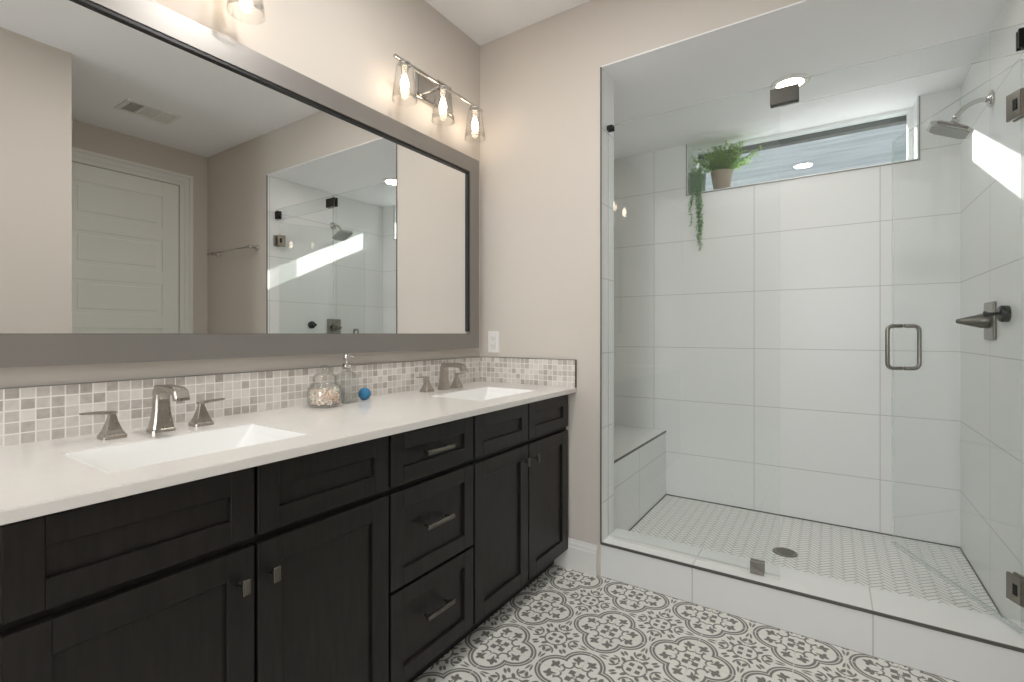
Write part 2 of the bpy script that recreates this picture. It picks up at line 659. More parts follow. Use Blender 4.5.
# curb
struct('curb_shower', B().box(XO0, XO1, 0.002, 0.200, 0.0, CT), M['tile_curb'])
struct('trim_7', B().box(XO0-0.006, XO1, -0.002, 0.004, CT-0.010, CT+0.001), M['darktrim'])
struct('baseboard_back', B().prism([(0.0, 0.0), (-0.016, 0.0), (-0.016, 0.105), (-0.012, 0.112), (-0.012, 0.124), (-0.008, 0.131), (-0.006, 0.142), (0, 0.142)], 'x', 0.0, XO0-0.02), M['trimw'])
struct('baseboard_back_alcove', B().prism([(0.0, 0.0), (-0.016, 0.0), (-0.016, 0.105), (-0.012, 0.112), (-0.008, 0.131), (-0.006, 0.142), (0, 0.142)], 'x', XO1+0.02, XR), M['trimw'])
struct('baseboard_near', B().prism([(2.05, 0.0), (2.034, 0.0), (2.034, 0.105), (2.038, 0.112), (2.044, 0.142), (2.05, 0.142)], 'y', -4.28, -1.22), M['trimw'])

# bench
bt = thing('corner_bench', 'white tiled built-in bench along the left side of the shower', 'bench', (0.49, 0.66, 0.0))
def child(name, b, mats, parent):
    o = obj(name, b, mats)
    o.parent = parent
    o.matrix_parent_inverse = Matrix.LocRotScale(parent.location, parent.rotation_euler, None).inverted()
    return o
child('seat_block', B().box(0.30, 0.687, YT+0.002, YB-0.001, ZF+0.0005, 0.470), M['tile_yz'], bt)
child('seat_slab', B().box(0.30, 0.687, YT+0.002, YB-0.001, 0.470, 0.486), M['porcelain'], bt)
child('edge_trim', B().box(0.684, 0.690, YT+0.002, YB-0.001, 0.478, 0.4875), M['gunmetal'], bt)

# window over the shower
wf = B()
fy0, fy1 = 1.325, 1.385
wf.box(WX0, WX0+0.03, fy0, fy1, WZ0, WZ1, 0.003); wf.box(WX1-0.03, WX1, fy0, fy1, WZ0, WZ1, 0.003)
wf.box(WX0+0.03, WX1-0.03, fy0, fy1, WZ0, WZ0+0.03, 0.003); wf.box(WX0+0.03, WX1-0.03, fy0, fy1, WZ1-0.018, WZ1, 0.003)
w1 = struct('window_1', wf, M['vinyl'])
obj('window_pane', B().box(WX0+0.03, WX1-0.03, 1.352, 1.358, WZ0+0.03, WZ1-0.018), M['winglass'], w1)
struct('trim_9', B().box(WX0, WX1, 1.39, 1.44, 2.360, WZ1), M['eave'])
ns = B()
ns.box(WX0, WX0+0.006, YB-0.001, fy0, WZ0+0.006, WZ1); ns.box(WX1-0.006, WX1, YB-0.001, fy0, WZ0+0.006, WZ1)
ns.box(WX0, WX1, YB-0.001, fy0, WZ0, WZ0+0.006)
obj('window_sill', ns, M['vinyl'], w1)
nt_ = B()
nt_.box(WX0-0.006, WX0, YB-0.004, YB+0.002, WZ0-0.006, WZ1); nt_.box(WX1, WX1+0.006, YB-0.004, YB+0.002, WZ0-0.006, WZ1)
nt_.box(WX0, WX1, YB-0.004, YB+0.002, WZ0-0.006, WZ0)
struct('trim_8', nt_, M['softtrim'])

# white door in the alcove, seen in the mirror
DY0, DY1, DZ = -0.235, -1.065, 2.425
cas = B()
for (w0, w1_, t) in ((0.0, 0.095, 0.012), (0.012, 0.095, 0.018), (0.052, 0.095, 0.024)):
    cas.box(XR-t, XR, DY0+0.0+w0+0.0, DY0+w1_+0.005, 0.0, DZ+0.0+w0*0+0.005) if False else None
def casing_ring(bq, o0, o1, t):
    """casing from offset o0 to o1 outside the opening, thickness t"""
    bq.box(XR-t, XR, DY0+o0, DY0+o1, 0.0, DZ+o1)
    bq.box(XR-t, XR, DY1-o1, DY1-o0, 0.0, DZ+o1)
    bq.box(XR-t, XR, DY1-o0, DY0+o0, DZ+o0, DZ+o1)
casing_ring(cas, 0.006, 0.040, 0.014)
casing_ring(cas, 0.040, 0.080, 0.020)
casing_ring(cas, 0.080, 0.105, 0.028)
struct('trim_1', cas, M['trimw'])
dr = B()
sw = 0.125
rows = []
z = 0.20
npan = 6
ph = (DZ-0.13-0.20-(npan-1)*0.115)/npan
xs0, xs1 = XR-0.014, XR-0.002
dr.box(xs0, xs1, DY1+0.004, DY1+sw, 0.01, DZ-0.003, 0.001, 1)
dr.box(xs0, xs1, DY0-sw, DY0-0.004, 0.01, DZ-0.003, 0.001, 1)
zz = 0.01
for k in range(npan):
    z0 = 0.20+k*(ph+0.115)
    dr.box(xs0, xs1, DY1+sw, DY0-sw, zz, z0, 0.001, 1)
    # sunken field and raised centre
    dr.box(XR-0.006, XR-0.001, DY1+sw, DY0-sw, z0, z0+ph)
    dr.box(XR-0.011, XR-0.005, DY1+sw+0.030, DY0-sw-0.030, z0+0.030, z0+ph-0.030, 0.003, 1)
    zz = z0+ph
dr.box(xs0, xs1, DY1+sw, DY0-sw, zz, DZ-0.003, 0.001, 1)
d1 = struct('door_1', dr, M['doorw'])
hb = B().lathe([(0.0, 0), (0.028, 0.0), (0.028, 0.006), (0.012, 0.010), (0.010, 0.045), (0.026, 0.052), (0.026, 0.07), (0.0, 0.076)], (0, 0, 0), 20, 'x')
for v in hb.bm.verts:
    v.co = Vector((XR-0.014-v.co.x, DY1+0.065+v.co.y, 0.95+v.co.z))
obj('door_handle', hb, M['satin'], d1)

# ------------------------------------------------------------------ outside
nh = thing('neighbour_house', 'grey shingled house roof seen through the high shower window', 'house', (2, 9, 0))
child('wall', B().box(-9, 14, 6.0, 12.0, -1.0, 2.4), M['stucco'], nh)
rf = B()
rf.loft([[(-10, 5.2, 1.85), (-10, 9.4, 5.35), (-10, 13.6, 1.85), (-10, 13.6, 1.7), (-10, 9.4, 5.2), (-10, 5.2, 1.7)],
         [(15, 5.2, 1.85), (15, 9.4, 5.35), (15, 13.6, 1.85), (15, 13.6, 1.7), (15, 9.4, 5.2), (15, 5.2, 1.7)]])
child('roof', rf, M['shingle'], nh)

# ------------------------------------------------------------------ vanity cabinets
FX = 0.553        # face of doors
CX = 0.533        # face frame
def shaker(y0, y1, z0, z1, rail, inset=0.010):
    """door or drawer front with flat recessed centre, y0<y1"""
    q = B()
    q.box(CX+0.001, FX, y0, y0+rail, z0, z1, 0.0012, 1)
    q.box(CX+0.001, FX, y1-rail, y1, z0, z1, 0.0012, 1)
    q.box(CX+0.001, FX, y0+rail, y1-rail, z0, z0+rail, 0.0012, 1)
    q.box(CX+0.001, FX, y0+rail, y1-rail, z1-rail, z1, 0.0012, 1)
    q.box(CX+0.002, FX-inset, y0+rail-0.002, y1-rail+0.002, z0+rail-0.002, z1-rail+0.002)
    return q

def pull(yc, zc, w=0.128):
    q = B()
    for s in (-1, 1):
        q.box(FX-0.002, FX+0.026, yc+s*(w/2-0.016)-0.005, yc+s*(w/2-0.016)+0.005, zc-0.004, zc+0.004, 0.001, 1)
    q.box(FX+0.022, FX+0.031, yc-w/2, yc+w/2, zc-0.007, zc+0.007, 0.0015, 1)
    q.box(FX+0.0305, FX+0.033, yc-w/2+0.004, yc+w/2-0.004, zc-0.0035, zc+0.0035, 0.001, 1)
    return q

def knob(yc, zc):
    q = B()
    q.lathe([(0.0065, -0.002), (0.0048, 0.006), (0.0048, 0.020), (0.007, 0.024)], (FX, yc, zc), 12, 'x')
    q.box(FX+0.022, FX+0.029, yc-0.0085, yc+0.0085, zc-0.017, zc+0.017, 0.0015, 1)
    q.box(FX+0.0285, FX+0.031, yc-0.0055, yc+0.0055, zc-0.013, zc+0.013, 0.001, 1)
    return q

Z_D0, Z_D1, Z_T0, Z_T1 = 0.098, 0.678, 0.697, 0.850
def carcass(y0, y1):
    q = B()
    q.box(0.004, CX, y0, y0+0.018, 0.092, 0.860)
    q.box(0.004, CX, y1-0.018, y1, 0.092, 0.860)
    q.box(0.004, CX, y0+0.018, y1-0.018, 0.092, 0.110)
    q.box(0.004, 0.016, y0+0.018, y1-0.018, 0.110, 0.860)
    q.box(CX-0.018, CX, y0+0.018, y1-0.018, 0.110, 0.860)
    q.box(0.004, CX-0.06, y0, y1, 0.002, 0.092)
    return q

def cabinet(label, y0, y1, fronts):
    t = thing('vanity_cabinet', label, 'cabinet', (0.27, (y0+y1)/2, 0.0), 0.0, 'dark vanity cabinets under the counter')
    child('body', carcass(y0, y1), M['wood'], t)
    for kind, fy0, fy1, z0, z1, hy, hz in fronts:
        d = child('door' if kind == 'door' else 'drawer_front', shaker(fy0, fy1, z0, z1, 0.058 if kind == 'door' else 0.050), M['wood'], t)
        if hy is not None:
            h = obj('knob' if kind == 'door' else 'pull', knob(hy, hz) if kind == 'door' else pull(hy, hz), M['pewter'])
            h.parent = d
            h['label'] = 'dark nickel door knob' if kind == 'door' else 'dark nickel bar pull'
    return t
cabinet('dark wood cabinet with two doors under the far sink, beside the shower wall', -0.7625, -0.003, [
    ('door', -0.759, -0.392, Z_D0, Z_D1, -0.430, 0.615), ('door', -0.384, -0.020, Z_D0, Z_D1, -0.350, 0.615),
    ('drawer', -0.759, -0.392, Z_T0, Z_T1, None, None), ('drawer', -0.384, -0.020, Z_T0, Z_T1, None, None)])
cabinet('dark wood stack of three drawers between the two sink cabinets', -1.1625, -0.7627, [
    ('drawer', -1.157, -0.768, 0.098, 0.382, -0.968, 0.262), ('drawer', -1.157, -0.768, 0.392, 0.678, -0.968, 0.545),
    ('drawer', -1.157, -0.768, Z_T0, Z_T1, -0.968, 0.776)])
cabinet('dark wood cabinet with two wide doors under the nearest sink', -1.995, -1.1627, [
    ('door', -1.949, -1.557, Z_D0, Z_D1, -1.588, 0.605), ('door', -1.549, -1.166, Z_D0, Z_D1, -1.520, 0.605),
    ('drawer', -1.949, -1.557, Z_T0, Z_T1, None, None), ('drawer', -1.549, -1.166, Z_T0, Z_T1, None, None)])

# ------------------------------------------------------------------ countertop with two cut-outs
SINKS = [(-1.795, -1.370, 0.202, 0.478), (-0.625, -0.200, 0.202, 0.478)]
def countertop():
    q = B()
    xs = [0.003, 0.202, 0.478, 0.590]
    ys = [-2.02, -1.795, -1.370, -0.625, -0.200, -0.003]
    z0, z1 = 0.862, 0.884
    V = {}
    def vert(i, j, z):
        k = (i, j, z)
        if k not in V:
            V[k] = q.bm.verts.new((xs[i], ys[j], z))
        return V[k]
    solid = lambda i, j: 0 <= i < 3 and 0 <= j < 5 and not (i == 1 and j in (1, 3))
    for i in range(3):
        for j in range(5):
            if not solid(i, j):
                continue
            q.bm.faces.new([vert(i, j, z1), vert(i+1, j, z1), vert(i+1, j+1, z1), vert(i, j+1, z1)])
            q.bm.faces.new([vert(i, j, z0), vert(i, j+1, z0), vert(i+1, j+1, z0), vert(i+1, j, z0)])
            for (di, dj, a, c) in ((-1, 0, (i, j), (i, j+1)), (1, 0, (i+1, j), (i+1, j+1)), (0, -1, (i, j), (i+1, j)), (0, 1, (i, j+1), (i+1, j+1))):
                if not solid(i+di, j+dj):
                    q.bm.faces.new([vert(*a, z0), vert(*c, z0), vert(*c, z1), vert(*a, z1)])
    bmesh.ops.recalc_face_normals(q.bm, faces=q.bm.faces[:])
    es = [e for e in q.bm.edges if len(e.link_faces) == 2 and e.calc_face_angle(0) > 1.0]
    bmesh.ops.bevel(q.bm, geom=es, offset=0.0018, segments=2, affect='EDGES')
    return q
solo('countertop', 'long white quartz vanity top with two rectangular sink openings', 'countertop', countertop(), M['quartz'])

def sink(y0, y1, x0, x1, label):
    t = thing('sink', label, 'sink', ((x0+x1)/2, (y0+y1)/2, 0.74), 0.0, 'undermount sinks in the vanity top')
    q = B()
    zt = 0.8615
    def rect(xa, xb, ya, yb, z, r=0.012):
        pts = []
        for (cx, cy, a0) in ((xb-r, yb-r, 0), (xa+r, yb-r, 90), (xa+r, ya+r, 180), (xb-r, ya+r, 270)):
            for k in range(5):
                a = math.radians(a0+k*22.5)
                pts.append((cx+r*math.cos(a), cy+r*math.sin(a), z))
        return pts
    o = 0.012
    secs = [rect(x0-o, x1+o, y0-o, y1+o, zt-0.13), rect(x0-o, x1+o, y0-o, y1+o, zt),
            rect(x0+0.0006, x1-0.0006, y0+0.0006, y1-0.0006, zt, 0.004), rect(x0+0.0006, x1-0.0006, y0+0.0006, y1-0.0006, 0.8822, 0.004), rect(x0+0.004, x1-0.004, y0+0.004, y1-0.004, 0.8826, 0.005),
            rect(x0+0.008, x1-0.008, y0+0.018, y1-0.018, zt, 0.008),
            rect(x0+0.022, x1-0.022, y0+0.120, y1-0.120, zt-0.105, 0.02), rect(x0+0.035, x1-0.035, y0+0.14, y1-0.14, zt-0.118, 0.03)]
    q.loft(secs)
    child('basin', q, M['porcelain'], t)
    cx, cy = (x0+x1)/2, (y0+y1)/2
    child('drain', B().lathe([(0, zt-0.1165), (0.022, zt-0.1155), (0.026, zt-0.1175), (0.0, zt-0.1178)], (cx, cy, 0), 24), M['nickel'], t)
    return t
sink(*SINKS[0], 'white rectangular sink nearest the camera, sunk in the quartz top')
sink(*SINKS[1], 'white rectangular sink at the far end near the shower, sunk in the quartz top')

# ------------------------------------------------------------------ backsplash
t = thing('backsplash', 'long strip of grey and cream marble mosaic along the wall under the mirror', 'backsplash', (0.005, -1.0, 0.884))
child('mosaic_strip', B().box(0.001, 0.011, -2.02, -0.0125, 0.8842, 1.0185), M['mos_y'], t)
child('edge_trim', B().box(0.001, 0.012, -2.02, -0.0125, 1.0185, 1.0205), M['softtrim'], t)
t = thing('side_splash', 'short marble mosaic strip on the wall beside the shower, under the outlet', 'backsplash', (0.3, -0.006, 0.884))
child('mosaic_strip', B().box(0.001, 0.586, -0.0118, -0.001, 0.8842, 1.0185), M['mos_x'], t)
child('edge_trim', B().box(0.001, 0.590, -0.0122, -0.001, 1.0185, 1.0205).box(0.586, 0.590, -0.0122, -0.001, 0.8842, 1.0185), M['gunmetal'], t)

# ------------------------------------------------------------------ faucets
def rsec(cx, cy, cz, ax, ay, nrm='z', r=0.18):
    """rounded-corner square section centred at c; nrm z: axes x,y"""
    pts = []
    k = r
    for sx, sy in ((1, 1-k), (1-k, 1), (-(1-k), 1), (-1, 1-k), (-1, -(1-k)), (-(1-k), -1), (1-k, -1), (1, -(1-k))):
        pts.append((sx*ax, sy*ay))
    return pts
def faucet(y, label, x=0.112):
    t = thing('faucet', label, 'faucet', (x, y, 0.884), 0.0, 'widespread faucets on the vanity')
    sp = B()
    secs = []
    for z, a in ((0.0, 0.0275), (0.008, 0.0275), (0.010, 0.025), (0.030, 0.0215), (0.055, 0.0180), (0.088, 0.0165)):
        secs.append([(px, py, z) for px, py in rsec(0, 0, 0, a*0.82, a)])
    # bend into the horizontal arm
    path = [((0.001, 0.104), 14, 0.0145), ((0.007, 0.1145), 50, 0.0145), ((0.026, 0.1165), 86, 0.0105), ((0.070, 0.1175), 90, 0.0095),
            ((0.098, 0.1165), 96, 0.0095), ((0.112, 0.110), 130, 0.0100), ((0.118, 0.098), 172, 0.0100), ((0.1185, 0.092), 180, 0.0100)]
    for (px, pz), ang, th in path:
        a = math.radians(ang)
        # section plane: normal = (sin a, cos a) in xz ; in-plane dir = (cos a, -sin a)
        dx, dz = math.cos(a), -math.sin(a)
        secs.append([(px+u*dx, v, pz+u*dz) for u, v in rsec(0, 0, 0, th, 0.0168)])
    sp.loft(secs)
    obj('spout', sp, M['nickel'], t)
    for s in (-1, 1):
        hb = B()
        ss = []
        for z, a in ((0.0, 0.0245), (0.008, 0.0245), (0.010, 0.022), (0.022, 0.0165), (0.042, 0.0105), (0.056, 0.0070), (0.062, 0.0062)):
            ss.append([(px-0.010, py+s*0.104, z) for px, py in rsec(0, 0, 0, a, a, r=0.12)])
        hb.loft(ss)
        hd = obj('handle', hb, M['nickel'], t)
        lv = B()
        ls = []
        for d, w, h, z in ((-0.010, 0.0065, 0.0030, 0.0640), (0.002, 0.0090, 0.0042, 0.0650), (0.034, 0.0095, 0.0034, 0.0670), (0.062, 0.0080, 0.0022, 0.0685)):
            ls.append([(px-0.010, s*(0.104+d), z+pz) for px, pz in rsec(0, 0, 0, w, h)])
        lv.loft(ls)
        obj('lever', lv, M['nickel'], hd)
    return t
faucet(-1.570, 'brushed nickel faucet with two lever handles behind the nearest sink')
faucet(-0.412, 'brushed nickel faucet with two lever handles behind the far sink, beside the outlet', 0.100)

# ------------------------------------------------------------------ mirror
MY0, MY1, MZ0, MZ1, MF, FT = -1.995, -0.068, 1.070, 2.075, 0.077, 0.045
t = thing('wall_mirror', 'long mirror in a wide brushed pewter frame above the vanity', 'mirror', (0.0, (MY0+MY1)/2, MZ0))
f = B()
def frame_piece(q, pts, x0, x1):
    q.loft([[(x0, y, z) for y, z in pts], [(x1, y, z) for y, z in pts]])
i0, i1, j0, j1 = MY0+MF, MY1-MF, MZ0+MF, MZ1-MF
f.mi = 0
frame_piece(f, [(MY0, MZ0), (MY1, MZ0), (i1, j0), (i0, j0)], 0.001, FT)
frame_piece(f, [(MY0, MZ1), (MY1, MZ1), (i1, j1), (i0, j1)], 0.001, FT)
f.mi = 1
frame_piece(f, [(MY0, MZ0), (MY0, MZ1), (i0, j1), (i0, j0)], 0.001, FT)
frame_piece(f, [(MY1, MZ0), (MY1, MZ1), (i1, j1), (i1, j0)], 0.001, FT)
child('frame', f, [M['frame'], M['framez']], t)
lp = B()
L = 0.011
lp.box(0.030, FT-0.003, i0, i1, j0, j0+0.001); lp.box(0.030, FT-0.003, i0, i1, j1-L, j1)
lp.box(0.030, FT-0.003, i0, i0+L, j0+L, j1-L); lp.box(0.030, FT-0.003, i1-L, i1, j0+L, j1-L)
child('inner_lip', lp, M['black'], t)
child('mirror_glass', B().box(0.022, 0.031, i0, i1, j0, j1), M['mirror'], t)

# ------------------------------------------------------------------ vanity lights
def vanity_light(y, label):
    t = thing('vanity_light', label, 'wall lamp', (0.0, y, 2.31), 0.0, 'three-shade vanity lights above the mirror')
    obj('backplate', B().box(0.001, 0.016, -0.085, 0.165, -0.058, 0.062, 0.004).box(0.016, 0.020, -0.072, 0.152, -0.045, 0.049, 0.002), M['chrome'], t)
    obj('arm', B().box(0.018, 0.100, -0.006, 0.006, -0.006, 0.006, 0.0015).box(0.088, 0.112, -0.05, 0.05, 0.002, 0.010, 0.001), M['chrome'], t)
    obj('bar', B().box(0.094, 0.107, -0.305, 0.305, -0.0065, 0.0065, 0.002), M['chrome'], t)
    for k in (-1, 0, 1):
        yy = k*0.245
        cup = obj('socket_cup', B().lathe([(0, -0.006), (0.026, -0.006), (0.028, -0.010), (0.028, -0.014), (0.017, -0.016), (0.015, -0.052), (0.012, -0.056), (0, -0.056)], (0.1005, yy, 0), 24), M['chrome'], t)
        prof_o = [(0.020, -0.0145), (0.034, -0.016), (0.0365, -0.022), (0.0405, -0.06), (0.047, -0.11), (0.0545, -0.165)]
        prof = prof_o+[(r-0.0022, h+(0.0 if i else -0.0)) for i, (r, h) in enumerate(prof_o[::-1])]
        prof = prof_o+[(0.0522, -0.165), (0.0448, -0.11), (0.0383, -0.06), (0.0343, -0.024), (0.032, -0.0185), (0.020, -0.0170)]
        obj('glass_shade', B().lathe(prof, (0.1005, yy, 0), 36, closed=True), M['shade'], t)
        obj('bulb', B().lathe([(0, -0.057), (0.008, -0.058), (0.010, -0.066), (0.0165, -0.085), (0.018, -0.098), (0.014, -0.116), (0.006, -0.128), (0, -0.130)], (0.1005, yy, 0), 18), M['bulb'], cup)
    return t
vl = vanity_light(-0.420, 'chrome wall light with three lit glass shades nearest the shower corner')
v2 = copy_tree(vl, (0.0, -1.582, 2.31))
v2['label'] = 'chrome wall light at the top of the picture, only one lit glass shade showing'

# ------------------------------------------------------------------ outlet
t = thing('wall_outlet', 'white double power outlet on the wall just above the mosaic', 'outlet', (0.095, 0.0, 1.103))
obj('cover_plate', B().box(-0.036, 0.036, -0.006, -0.0005, -0.058, 0.058, 0.002), M['plastic'], t)
for s in (-1, 1):
    so = obj('socket', B().box(-0.017, 0.017, -0.0085, -0.005, s*0.021-0.016, s*0.021+0.016, 0.003), M['plastic'], t)
    obj('slot', B().box(-0.008, -0.006, -0.0092, -0.008, s*0.021-0.004, s*0.021+0.007).box(0.006, 0.008, -0.0092, -0.008, s*0.021-0.004, s*0.021+0.005).box(-0.002, 0.002, -0.0092, -0.008, s*0.021-0.011, s*0.021-0.007), M['slot'], so)

# ------------------------------------------------------------------ counter accessories
JX, JY = 0.098, -1.055
t = thing('glass_jar', 'round lidded glass jar filled with pale shells on the counter', 'jar', (JX, JY, 0.8842))
obj('bowl', B().lathe([(0, 0), (0.040, 0), (0.050, 0.006), (0.054, 0.02), (0.054, 0.05), (0.049, 0.068), (0.040, 0.076), (0.038, 0.076), (0.047, 0.066), (0.0515, 0.05), (0.0515, 0.02), (0.047, 0.009), (0, 0.006)], (0, 0, 0), 36), M['jarglass'], t)
t.scale = (1.12, 1.12, 1.08)
obj('lid', B().lathe([(0.043, 0.0765), (0.043, 0.080), (0.037, 0.083), (0.036, 0.10), (0.028, 0.110), (0.012, 0.113), (0.008, 0.117), (0.014, 0.126), (0.012, 0.136), (0, 0.140), (0, 0.137), (0.010, 0.133), (0.0, 0.112), (0.027, 0.107), (0.033, 0.098), (0.033, 0.080), (0.040, 0.0765)], (0, 0, 0), 32), M['jarglass'], t)
sh = B()
rng = random.Random(3)
for k in range(330):
    r = 0.047*math.sqrt(rng.random())
    a = rng.random()*6.283
    z = 0.012+0.050*rng.random()
    sh.mi = 0 if rng.random() < 0.7 else 1
    c = Vector((JX+r*math.cos(a), JY+r*math.sin(a), 0.8842+z))
    R = Matrix.Rotation(rng.random()*6.28, 3, 'X') @ Matrix.Rotation(rng.random()*6.28, 3, 'Z')
    s = 0.0032+0.0028*rng.random()
    rr = bmesh.ops.create_icosphere(sh.bm, subdivisions=1, radius=1)
    for v in rr['verts']:
        v.co = c+R @ Vector((v.co.x*s*1.5, v.co.y*s, v.co.z*s*0.7))
        for ff in v.link_faces:
            ff.material_index = sh.mi
            ff.smooth = True
solo('shell_filling', 'ivory and peach shells filling the round glass jar', 'shells', sh, [M['shell'], M['shellp']], kind='stuff')

BX, BY = 0.072, -0.940
t = thing('soap_dispenser', 'square clear glass soap bottle with metal pump beside the jar', 'soap dispenser', (BX, BY, 0.8842), math.radians(8))
def sq(a, z, k=0.25): return [(px, py, z) for px, py in rsec(0, 0, 0, a, a, r=k)]
bo = B()
bo.loft([sq(0.030, 0), sq(0.032, 0.003), sq(0.032, 0.078), sq(0.030, 0.090), sq(0.020, 0.102), sq(0.0125, 0.107, 0.4), sq(0.0125, 0.116, 0.4)])
t.scale = (1.12, 1.12, 1.12)
obj('bottle', bo, M['bottleglass'], t)
obj('soap', B().loft([sq(0.028, 0.005), sq(0.0285, 0.030)]), M['soap'], t)
pm = B().lathe([(0, 0.1165), (0.0155, 0.1165), (0.0155, 0.128), (0.011, 0.132), (0.006, 0.133), (0.005, 0.146), (0.0105, 0.147), (0.0115, 0.150), (0.0115, 0.162), (0.009, 0.165), (0, 0.165)], (0, 0, 0), 20)
pm.tube([(0, 0.0, 0.156), (0.010, 0.014, 0.157), (0.016, 0.022, 0.153)], [0.0055, 0.004, 0.003], 10)
obj('pump', pm, M['chrome'], t)
solo('blue_ball', 'small blue ball resting on the counter beside the soap bottle', 'ball', B().lathe([(0.0245*math.sin(math.pi*k/14), 0.0245-0.0245*math.cos(math.pi*k/14)) for k in range(15)], (0.076, -0.858, 0.8842), 28), M['blue'])

# ------------------------------------------------------------------ shower glass
GY = 0.075
def pane(x0, x1, y0, y1, z0, z1):
    q = B()
    q.box(x0, x1, y0, y1, z0, z1)
    q.bm.faces.ensure_lookup_table()
    for f in q.bm.faces:
        n = f.normal
        f.normal_update()
        if abs(f.normal.y) < 0.5:
            f.material_index = 1
    return q
GT = 0.005
solo('fixed_panel', 'tall clear fixed glass panel at the left of the shower opening', 'glass panel', pane(XO0+0.003, 1.452, GY-GT, GY+GT, CT+0.002, 2.150), [M['glass'], M['gedge']])
solo('transom_panel', 'narrow clear glass strip above the shower door', 'glass panel', pane(1.456, XO1-0.004, GY-GT, GY+GT, 2.058, 2.150), [M['glass'], M['gedge']])
solo('sill_channel', 'thin pale metal channel under the fixed glass panel on the curb', 'channel', B().box(XO0+0.004, 1.452, GY-0.009, GY-0.0055, CT+0.0005, CT+0.010).box(XO0+0.004, 1.452, GY+0.0055, GY+0.009, CT+0.0005, CT+0.010), M['trimw'])

HX, HY = 2.143, GY
ang = math.atan2(0.70-HY, 1.864-HX)
dt = thing('shower_door', 'clear glass shower door standing open into the shower', 'door', (HX, HY, 0.0), ang)
DL = math.hypot(1.864-HX, 0.70-HY)
obj('door_glass', pane(0.004, DL, -GT, GT, 0.187, 2.038), [M['glass'], M['gedge']], dt)
obj('sweep', B().box(0.004, DL, -GT-0.002, GT+0.002, 0.176, 0.187), M['gedge'], dt)
for z in (0.312, 1.895):
    hg = obj('hinge', B().box(-0.008, 0.048, GT, GT+0.010, z-0.044, z+0.044, 0.002).box(-0.008, 0.048, -GT-0.010, -GT, z-0.044, z+0.044, 0.002).box(-0.012, -0.002, -0.012, 0.012, z-0.044, z+0.044, 0.002), M['satin'], dt)
    obj('hinge_slot', B().box(0.004, 0.020, GT+0.0095, GT+0.0115, z-0.018, z+0.018).box(0.004, 0.020, -GT-0.0115, -GT-0.0095, z-0.018, z+0.018), M['blackm'], hg)
hd = B()
def rounded_u(side):
    pts = []
    z0, z1, w, r = 0.992, 1.182, 0.064, 0.022
    o = GT
    pts.append((0, side*o, z0))
    pts.append((0, side*(w-r), z0))
    for k in range(1, 6):
        a = math.radians(-90+18*k)
        pts.append((0, side*(w-r+r*math.cos(a)), z0+r+r*math.sin(a)))
    for k in range(0, 6):
        a = math.radians(18*k)
        pts.append((0, side*(w-r+r*math.cos(a)), z1-r+r*math.sin(a)))
    pts.append((0, side*o, z1))
    return [(DL-0.075, p[1], p[2]) for p in pts]
for s in (-1, 1):
    obj('handle', B().tube(rounded_u(s), 0.0085, 12), M['satin'], dt)
CLIP = 'shower glass clips'
def clip(label, x0, x1, z0, z1, mat='satin'):
    t = tag(obj('glass_clip', B().box(x0, x1, GY+GT+0.0003, GY+GT+0.010, z0, z1, 0.002).box(x0, x1, GY-GT-0.010, GY-GT-0.0003, z0, z1, 0.002).box(x0+0.01, x1-0.01, GY-GT-0.002, GY+GT+0.002, z0-0.001, z0+0.002), M[mat]), label, 'clip', CLIP)
    return t
clip('dark metal clip joining the fixed panel to the strip above the door', 1.418, 1.518, 2.066, 2.130, 'gunmetal')
clip('metal clip holding the bottom of the fixed panel on the curb', 1.345, 1.397, CT+0.002, 0.215)
clip('small dark clip at the upper left corner of the fixed panel', XO0+0.001, XO0+0.030, 2.128, 2.152, 'blackm')
clip('dark clip fixing the glass strip to the right shower wall', 2.128, XO1-0.001, 2.070, 2.132, 'blackm')

# hinge plates on the right wall
for z, lb in ((0.312, 'square hinge bracket on the right wall at the door bottom'), (1.895, 'square hinge bracket on the right wall near the door top')):
    solo('hinge_bracket', lb, 'bracket', B().box(XO1-0.012, XO1-0.0005, GY-0.027, GY+0.027, z-0.044, z+0.044, 0.002), M['satin'], group='door hinge brackets')

# ------------------------------------------------------------------ shower fittings
t = thing('rain_shower', 'square rain shower head on a curved arm from the right wall', 'shower', (XO1, 0.606, 2.115))
fl = B().lathe([(0, -0.001), (0.032, -0.001), (0.033, -0.006), (0.026, -0.012), (0.014, -0.016), (0.012, -0.02)], (0, 0, 0), 24, 'x')
obj('flange', fl, M['chrome'], t)
pts = []
for k in range(11):
    u = k/10
    p0, p1, p2, p3 = Vector((-0.005, 0, 0)), Vector((-0.06, 0, 0.008)), Vector((-0.085, 0, -0.008)), Vector((-0.118, 0, -0.058))
    pts.append(p0*(1-u)**3+p1*3*u*(1-u)**2+p2*3*u*u*(1-u)+p3*u**3)
obj('arm', B().tube(pts, 0.0095, 14), M['chrome'], t)
hq = B()
for z, a in ((0.030, 0.014), (0.012, 0.017), (0.004, 0.060), (-0.004, 0.074), (-0.014, 0.076)):
    pass
hq.loft([[(px, py, z) for px, py in rsec(0, 0, 0, a, a, r=0.3)] for z, a in ((0.034, 0.012), (0.022, 0.015), (0.012, 0.030), (0.004, 0.064), (-0.004, 0.076), (-0.014, 0.076), (-0.016, 0.072))])
hd_ = obj('head', hq, M['chrome'], t)
hd_.location = (-0.128, 0, -0.092)
hd_.rotation_euler = (math.radians(4), math.radians(26), 0)
fp = B()
fp.loft([[(px, py, z) for px, py in rsec(0, 0, 0, 0.066, 0.066, r=0.3)] for z in (-0.0162, -0.0185)])
fo = obj('spray_face', fp, M['softtrim'], hd_)

